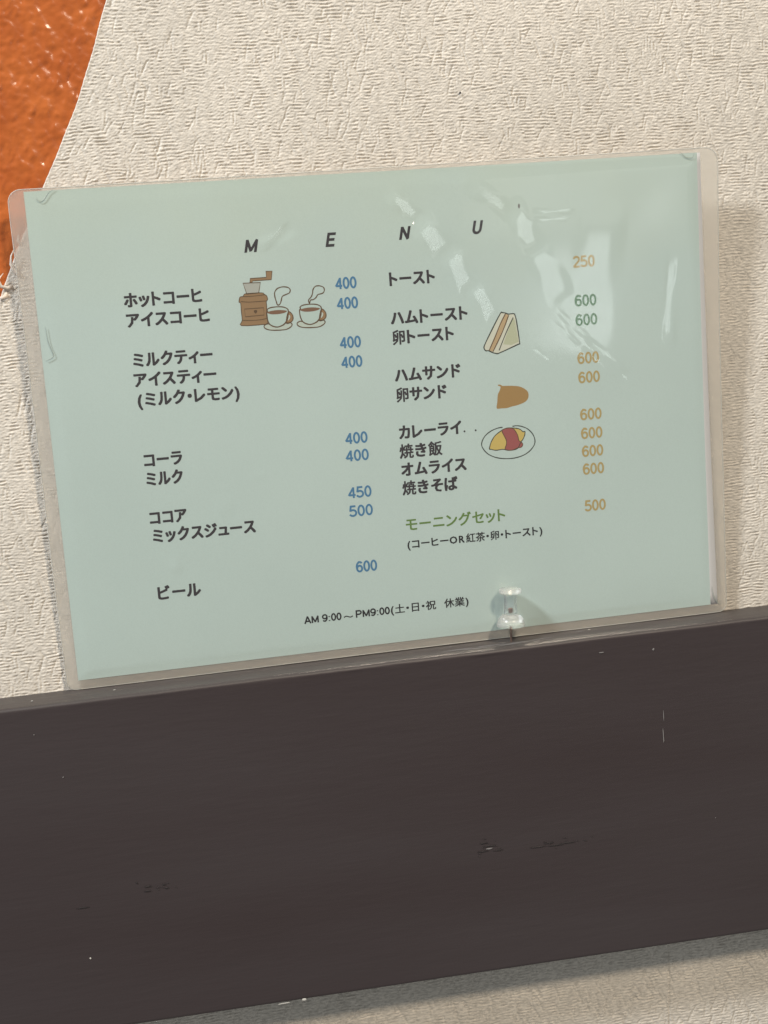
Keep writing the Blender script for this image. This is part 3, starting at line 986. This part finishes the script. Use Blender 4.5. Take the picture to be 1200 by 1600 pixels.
DRAW = {
    'mill_body': [(-63.43,53.49),(-63.08,55.21),(-62.64,55.76),(-61.45,55.87),(-60.99,56.61),(-59.78,56.92),(-53.29,56.84),(-52.35,56.19),(-51.24,55.34),(-50.98,53.76),(-51.64,53.03),(-51.61,51.07),(-51.81,48.75),(-51.85,43.66),(-53.87,43.23),(-63.33,43.47),(-62.75,45.65),(-62.79,49.55),(-62.8,53.05)],
    'mill_line1': [(-62.74,53.75),(-59.32,53.27),(-55.38,53.22),(-51.43,53.21)],
    'mill_line2': [(-62.75,45.65),(-58.04,45.3),(-54.08,45.4),(-51.86,45.82)],
    'mill_line3': [(-61.46,55.75),(-57.13,55.68),(-53.17,55.86),(-52.18,55.95)],
    'mill_drawer': [(-61.34,50.42),(-53.05,50.4),(-53.05,47.27),(-61.24,47.1)],
    'mill_knob': [(-57.19,49.61),(-56.09,49.61),(-55.95,48.86),(-56.69,48.13),(-57.41,48.96)],
    'hopper': [(-61.03,61.46),(-53.5,61.25),(-54.58,56.94),(-59.8,56.72)],
    'crank': [(-57.77,63.25),(-50.76,63.27),(-50.65,65.86),(-48.05,65.8),(-48.6,62.15),(-56.77,62.13),(-57.01,61.57),(-57.99,61.64)],
    'steam1': [(-46.85,51.12),(-47.31,52.72),(-47.73,54.7),(-47.65,56.64),(-46.45,58.11),(-44.22,58.74),(-41.86,58.38),(-40.84,57.33),(-41.27,55.99),(-42.92,55.33),(-44.48,54.66),(-45.1,52.95),(-45.83,51.44)],
    'steam2': [(-32.91,50.89),(-33.12,52.28),(-31.89,53.57),(-31.17,55.08),(-30.84,56.62),(-29.74,57.92),(-27.92,58.06),(-26.18,57.28),(-25.89,55.88),(-26.78,54.77),(-28.82,54.33),(-29.72,53.21),(-30.99,52.33),(-32.2,52.22),(-32.68,51.27)],
    'cup1': [(-51.49,48.72),(-51.55,49.51),(-50.1,50.18),(-47.31,50.37),(-44.55,50.09),(-42.83,49.26),(-42.43,48.25),(-42.73,45.73),(-43.68,43.84),(-45.2,42.38),(-47.65,41.7),(-49.98,42.35),(-51.26,43.62),(-51.88,45.62),(-51.96,47.98)],
    'coffee1': [(-51.77,48.24),(-49.82,48.8),(-46.63,48.95),(-43.1,48.38),(-43.97,47.58),(-46.78,47.2),(-49.95,47.36)],
    'handle1': [(-42.48,47.75),(-41.03,46.97),(-40.55,45.57),(-40.87,44.02),(-42.35,43.03),(-43.73,43.25)],
    'hin1': [(-42.54,46.5),(-41.78,46.05),(-42.0,44.89),(-42.9,44.17)],
    'saucer1': [(-52.36,43.31),(-53.45,42.61),(-53.22,41.61),(-51.31,40.68),(-47.77,40.3),(-44.18,40.34),(-42.11,41.16),(-41.24,42.08),(-41.64,42.98),(-42.75,43.06),(-43.86,43.14),(-45.21,42.3),(-47.65,41.62),(-49.98,42.27),(-51.29,43.23)],
    'cup2': [(-37.0,48.8),(-37.06,49.59),(-35.6,50.27),(-32.78,50.45),(-30.0,50.17),(-28.26,49.34),(-27.86,48.33),(-28.15,45.79),(-29.1,43.89),(-30.63,42.43),(-33.09,41.74),(-35.45,42.39),(-36.74,43.67),(-37.38,45.68),(-37.46,48.05)],
    'coffee2': [(-37.28,48.31),(-35.32,48.87),(-32.1,49.03),(-28.53,48.46),(-29.4,47.65),(-32.24,47.27),(-35.44,47.43)],
    'handle2': [(-27.9,47.82),(-26.44,47.04),(-25.95,45.63),(-26.27,44.07),(-27.76,43.08),(-29.15,43.3)],
    'hin2': [(-27.96,46.56),(-27.19,46.11),(-27.41,44.95),(-28.31,44.23)],
    'saucer2': [(-37.85,43.36),(-38.95,42.66),(-38.71,41.66),(-36.79,40.72),(-33.21,40.33),(-29.59,40.38),(-27.51,41.21),(-26.63,42.13),(-27.04,43.03),(-28.16,43.11),(-29.28,43.19),(-30.63,42.35),(-33.1,41.67),(-35.45,42.32),(-36.78,43.28)],
    'sw': [(44.47,25.12),(44.8,26.67),(47.48,31.33),(52.78,39.93),(53.85,40.42),(55.48,40.1),(56.64,39.56),(59.04,39.61),(59.73,38.7),(60.29,35.51),(61.11,26.55),(60.31,25.74),(51.42,22.56),(49.92,22.48),(48.45,22.94),(46.42,23.96),(45.23,24.05)],
    'sw_fill': [(55.31,39.88),(56.76,39.06),(54.17,33.39),(48.48,23.37),(46.73,24.08),(49.77,29.72),(52.82,35.78)],
    'sw_l1': [(55.31,39.88),(52.82,35.78),(49.77,29.72),(46.73,24.08)],
    'sw_l2': [(56.76,39.06),(54.17,33.39),(51.81,28.99),(48.48,23.37)],
    'sw_l3': [(58.79,37.91),(54.93,31.04),(51.34,23.71)],
    'sw_face': [(58.78,37.77),(59.46,36.72),(60.68,26.87),(57.31,25.69),(53.44,26.28),(55.54,31.28)],
    'bun': [(49.79,8.26),(50.55,8.4),(51.29,8.16),(52.01,7.7),(54.11,7.52),(56.51,7.32),(60.09,6.67),(62.73,5.14),(63.9,3.44),(63.7,1.12),(62.09,-0.49),(59.0,-1.54),(55.95,-2.0),(53.5,-2.52),(51.09,-2.46),(48.7,-2.25),(49.11,0.63),(49.52,3.79),(50.54,5.73),(51.03,7.29),(50.07,7.86)],
    'plate': [(50.87,-11.05),(48.44,-11.27),(45.06,-12.43),(42.22,-14.51),(40.69,-17.29),(40.99,-19.66),(43.22,-22.51),(46.73,-24.46),(50.91,-25.44),(55.76,-25.6),(60.07,-24.68),(63.23,-22.9),(65.35,-20.44),(65.79,-18.12),(64.88,-15.39),(62.59,-12.83),(59.64,-11.39),(57.23,-10.94),(55.56,-11.09)],
    'om': [(44.11,-20.39),(44.51,-18.82),(45.38,-16.85),(47.03,-14.65),(49.24,-13.1),(51.73,-11.86),(53.86,-11.61),(56.57,-11.94),(58.95,-12.65),(60.4,-13.96),(61.31,-13.89),(61.06,-15.63),(60.2,-17.32),(59.05,-18.69),(57.54,-21.2),(55.37,-21.88),(52.95,-21.8),(50.26,-21.11),(47.22,-21.27),(44.85,-20.61)],
    'ket': [(50.47,-12.62),(51.73,-11.86),(53.86,-11.61),(55.94,-12.23),(57.06,-13.8),(57.87,-15.64),(58.2,-17.72),(59.21,-18.55),(59.92,-19.5),(59.72,-20.37),(58.92,-21.03),(57.24,-21.17),(55.07,-21.85),(52.95,-21.8),(51.47,-21.08),(52.21,-18.94),(52.18,-16.88),(51.25,-14.74)],
}


# ---- small printed pictures, outlines in card millimetres
def smooth(pts, closed=True, sub=5):
    n = len(pts)
    out = []
    rng_ = range(n) if closed else range(n - 1)
    for i in rng_:
        g4 = [pts[(i + k) % n] if closed else pts[min(max(i + k, 0), n - 1)] for k in (-1, 0, 1, 2)]
        for s_ in range(sub):
            t_ = s_ / sub
            out.append(tuple(0.5 * ((2 * g4[1][c]) + (-g4[0][c] + g4[2][c]) * t_ + (2 * g4[0][c] - 5 * g4[1][c] + 4 * g4[2][c] - g4[3][c]) * t_ ** 2
                                    + (-g4[0][c] + 3 * g4[1][c] - 3 * g4[2][c] + g4[3][c]) * t_ ** 3) for c in (0, 1)))
    if not closed:
        out.append(tuple(pts[-1]))
    return out


LAYER = [0.0]


def fill(name, key, mk, parent, sub=5, lv=0):
    pts = smooth(DRAW[key], True, sub) if sub > 1 else DRAW[key]
    tri = tessellate_polygon([[Vector((x, y, 0)) for x, y in pts]])
    vs_ = [L3(x, y, 0.205 + 0.006 * lv) for x, y in pts]
    return mesh_obj(name, vs_, [tuple(t_) for t_ in tri], M[mk], parent)


def stroke(name, key, mk, parent, width=0.5, closed=True, sub=5, lv=5):
    pts = smooth(DRAW[key], closed, sub) if sub > 1 else list(DRAW[key])
    n_ = len(pts)
    vs_, fs_ = [], []
    for i, (x, y) in enumerate(pts):
        a_ = pts[(i - 1) % n_] if closed else pts[max(i - 1, 0)]
        b_ = pts[(i + 1) % n_] if closed else pts[min(i + 1, n_ - 1)]
        dx, dy = b_[0] - a_[0], b_[1] - a_[1]
        l_ = math.hypot(dx, dy) or 1
        w2 = width / 2 * (1 + 0.12 * math.sin(i * 0.9))
        nx_, ny_ = -dy / l_ * w2, dx / l_ * w2
        vs_ += [L3(x + nx_, y + ny_, 0.205 + 0.006 * lv), L3(x - nx_, y - ny_, 0.205 + 0.006 * lv)]
    for i in range(n_ if closed else n_ - 1):
        j = (i + 1) % n_
        fs_.append((2 * i, 2 * i + 1, 2 * j + 1, 2 * j))
    return mesh_obj(name, vs_, fs_, M[mk], parent)


mill = fill('printed_coffee_mill', 'mill_body', 'brown', menu, 3)
mill['label'] = 'printed brown coffee mill picture'
stroke('outline', 'mill_body', 'brown_line', mill, 0.32, True, 3)
for kk in ('mill_line1', 'mill_line2', 'mill_line3'):
    stroke('line', kk, 'brown_line', mill, 0.32, False, 4)
stroke('drawer', 'mill_drawer', 'brown_line', mill, 0.34, True, 1)
fill('knob', 'mill_knob', 'brown_line', mill, 3, 2)
fill('hopper', 'hopper', 'grey', mill, 1, 1)
stroke('outline', 'hopper', 'brown_line', mill, 0.4, True, 1)
fill('crank', 'crank', 'brown', mill, 1, 1)
stroke('outline', 'crank', 'brown_line', mill, 0.36, True, 1)
for kk in ('1', '2'):
    c_ = fill('printed_coffee_cup', 'cup' + kk, 'cup_blue', menu, 4, 3)
    c_['label'] = 'printed steaming coffee cup picture'
    fill('saucer', 'saucer' + kk, 'cream', c_, 4, 2)
    stroke('outline', 'saucer' + kk, 'brown_line', c_, 0.45, True, 4, 5)
    fill('handle', 'handle' + kk, 'brown', c_, 4, 2)
    stroke('outline', 'handle' + kk, 'brown_line', c_, 0.4, True, 4, 5)
    fill('handle_gap', 'hin' + kk, 'cream', c_, 4, 6)
    stroke('outline', 'cup' + kk, 'brown_line', c_, 0.48, True, 4, 7)
    fill('coffee', 'coffee' + kk, 'coffee', c_, 4, 6)
    stroke('steam', 'steam' + kk, 'brown_line', c_, 0.46, True, 4, 5)
sw = fill('printed_sandwich', 'sw', 'bread', menu, 3, 0)
sw['label'] = 'printed triangular sandwich picture'
fill('filling', 'sw_fill', 'filling', sw, 1, 1)
fill('bread_face', 'sw_face', 'bread_face', sw, 1, 1)
stroke('outline', 'sw', 'line', sw, 0.5, True, 4, 5)
stroke('line', 'sw_l1', 'brown_line', sw, 0.42, False, 4, 4)
stroke('line', 'sw_l2', 'brown_line', sw, 0.42, False, 4, 4)
stroke('line', 'sw_l3', 'line', sw, 0.42, False, 4, 4)
fill('printed_bun', 'bun', 'bun', menu, 4, 0)['label'] = 'printed plain brown rounded shape'
om = fill('printed_omelette', 'om', 'yellow', menu, 4, 1)
om['label'] = 'printed omelette with red sauce on an oval plate'
fill('sauce', 'ket', 'red', om, 4, 2)
stroke('outline', 'ket', 'brown_line', om, 0.36, True, 4, 4)
stroke('outline', 'om', 'line', om, 0.40, True, 4, 3)
stroke('plate_outline', 'plate', 'line', om, 0.46, False, 4, 2)

# creases in the plastic near the edges
DRAW['c1'] = [(-143.6, 102.6), (-143.1, 101.2), (-142.2, 100.7), (-140.9, 101.2), (-139.8, 102.4), (-138.4, 104.2), (-136.2, 105.7)]
DRAW['c2'] = [(140.2, 105.8), (141.6, 104.6), (143.1, 103.4), (145.4, 103.1), (146.6, 103.9), (146.8, 105.4)]
DRAW['c3'] = [(-145.6, 49.2), (-145.1, 42.6), (-143.6, 37.3), (-144.6, 36.0), (-147.0, 35.0)]
DRAW['c4'] = [(149.3, -96.0), (150.0, -100.5), (151.6, -104.0), (153.5, -105.6)]
for kk in ('c1', 'c2', 'c3', 'c4'):
    pts = smooth(DRAW[kk], False, 6)
    vs, fs = [], []
    for i, (x, y) in enumerate(pts):
        w2 = 0.11 * math.sin(math.pi * (i + 0.6) / (len(pts) + 0.2)) + 0.03
        a_, b_ = pts[max(i - 1, 0)], pts[min(i + 1, len(pts) - 1)]
        dx, dy = b_[0] - a_[0], b_[1] - a_[1]
        l_ = math.hypot(dx, dy)
        nx_, ny_ = -dy / l_ * w2, dx / l_ * w2
        vs += [L3(x + nx_, y + ny_, 0.70), L3(x, y, 0.86), L3(x - nx_, y - ny_, 0.70)]
        if i:
            k = 3 * i
            fs += [(k - 3, k - 2, k + 1, k), (k - 2, k - 1, k + 2, k + 1)]
    mesh_obj('film_crease', vs, fs, M['crease'], menu, True)

# ---------------------------------------------------------------- push pin standing in the ledge
pin = bpy.data.objects.new('push_pin', None)
COL.objects.link(pin)
pin.location = (46.9 * MM, -11.2 * MM, -109.6 * MM)
pin.rotation_euler = (math.radians(1.0), math.radians(2.6), 0)
tag(pin, 'clear plastic push pin stuck upright in the rail ledge in front of the menu', 'push pin')


def lathe(name, prof_, material, parent, seg=48):
    vs_, fs_ = [], []
    for r_, z_ in prof_:
        for k in range(seg):
            a_ = 2 * math.pi * k / seg
            vs_.append((r_ * math.cos(a_) * MM, r_ * math.sin(a_) * MM, z_ * MM))
    for i in range(len(prof_) - 1):
        for k in range(seg):
            j = (k + 1) % seg
            fs_.append((i * seg + k, i * seg + j, (i + 1) * seg + j, (i + 1) * seg + k))
    fs_.append(tuple(range(seg - 1, -1, -1)))
    fs_.append(tuple((len(prof_) - 1) * seg + k for k in range(seg)))
    o = mesh_obj(name, vs_, fs_, material, parent, True)
    o.data.set_sharp_from_angle(angle=math.radians(32))
    return o


lathe('pin_skirt', [(0.75, 7.2), (5.7, 7.25), (6.35, 7.45), (6.55, 8.0), (6.4, 9.0), (6.0, 10.3), (5.2, 11.6), (4.3, 12.4), (3.5, 12.8), (3.0, 13.0), (0.75, 13.05)], M['pin_milky'], pin)
lathe('pin_stem', [(0.75, 13.1), (2.95, 13.15), (3.1, 13.4), (2.95, 15.0), (2.9, 18.5), (2.95, 21.6), (3.05, 22.4), (0.8, 22.45)], M['pin'], pin)
lathe('pin_head', [(0.8, 22.55), (4.6, 22.6), (5.05, 22.85), (5.2, 23.4), (5.2, 24.1), (5.0, 24.65), (4.5, 24.95), (2.5, 25.0), (0.8, 24.95)], M['pin_milky'], pin)
lathe('pin_needle', [(0.30, -5.0), (0.50, -1.0), (0.50, 7.45)], M['needle'], pin, 16)
lathe('needle_end', [(0.55, 13.6), (0.95, 13.9), (1.0, 15.6), (0.7, 16.0)], M['needle'], pin, 16)
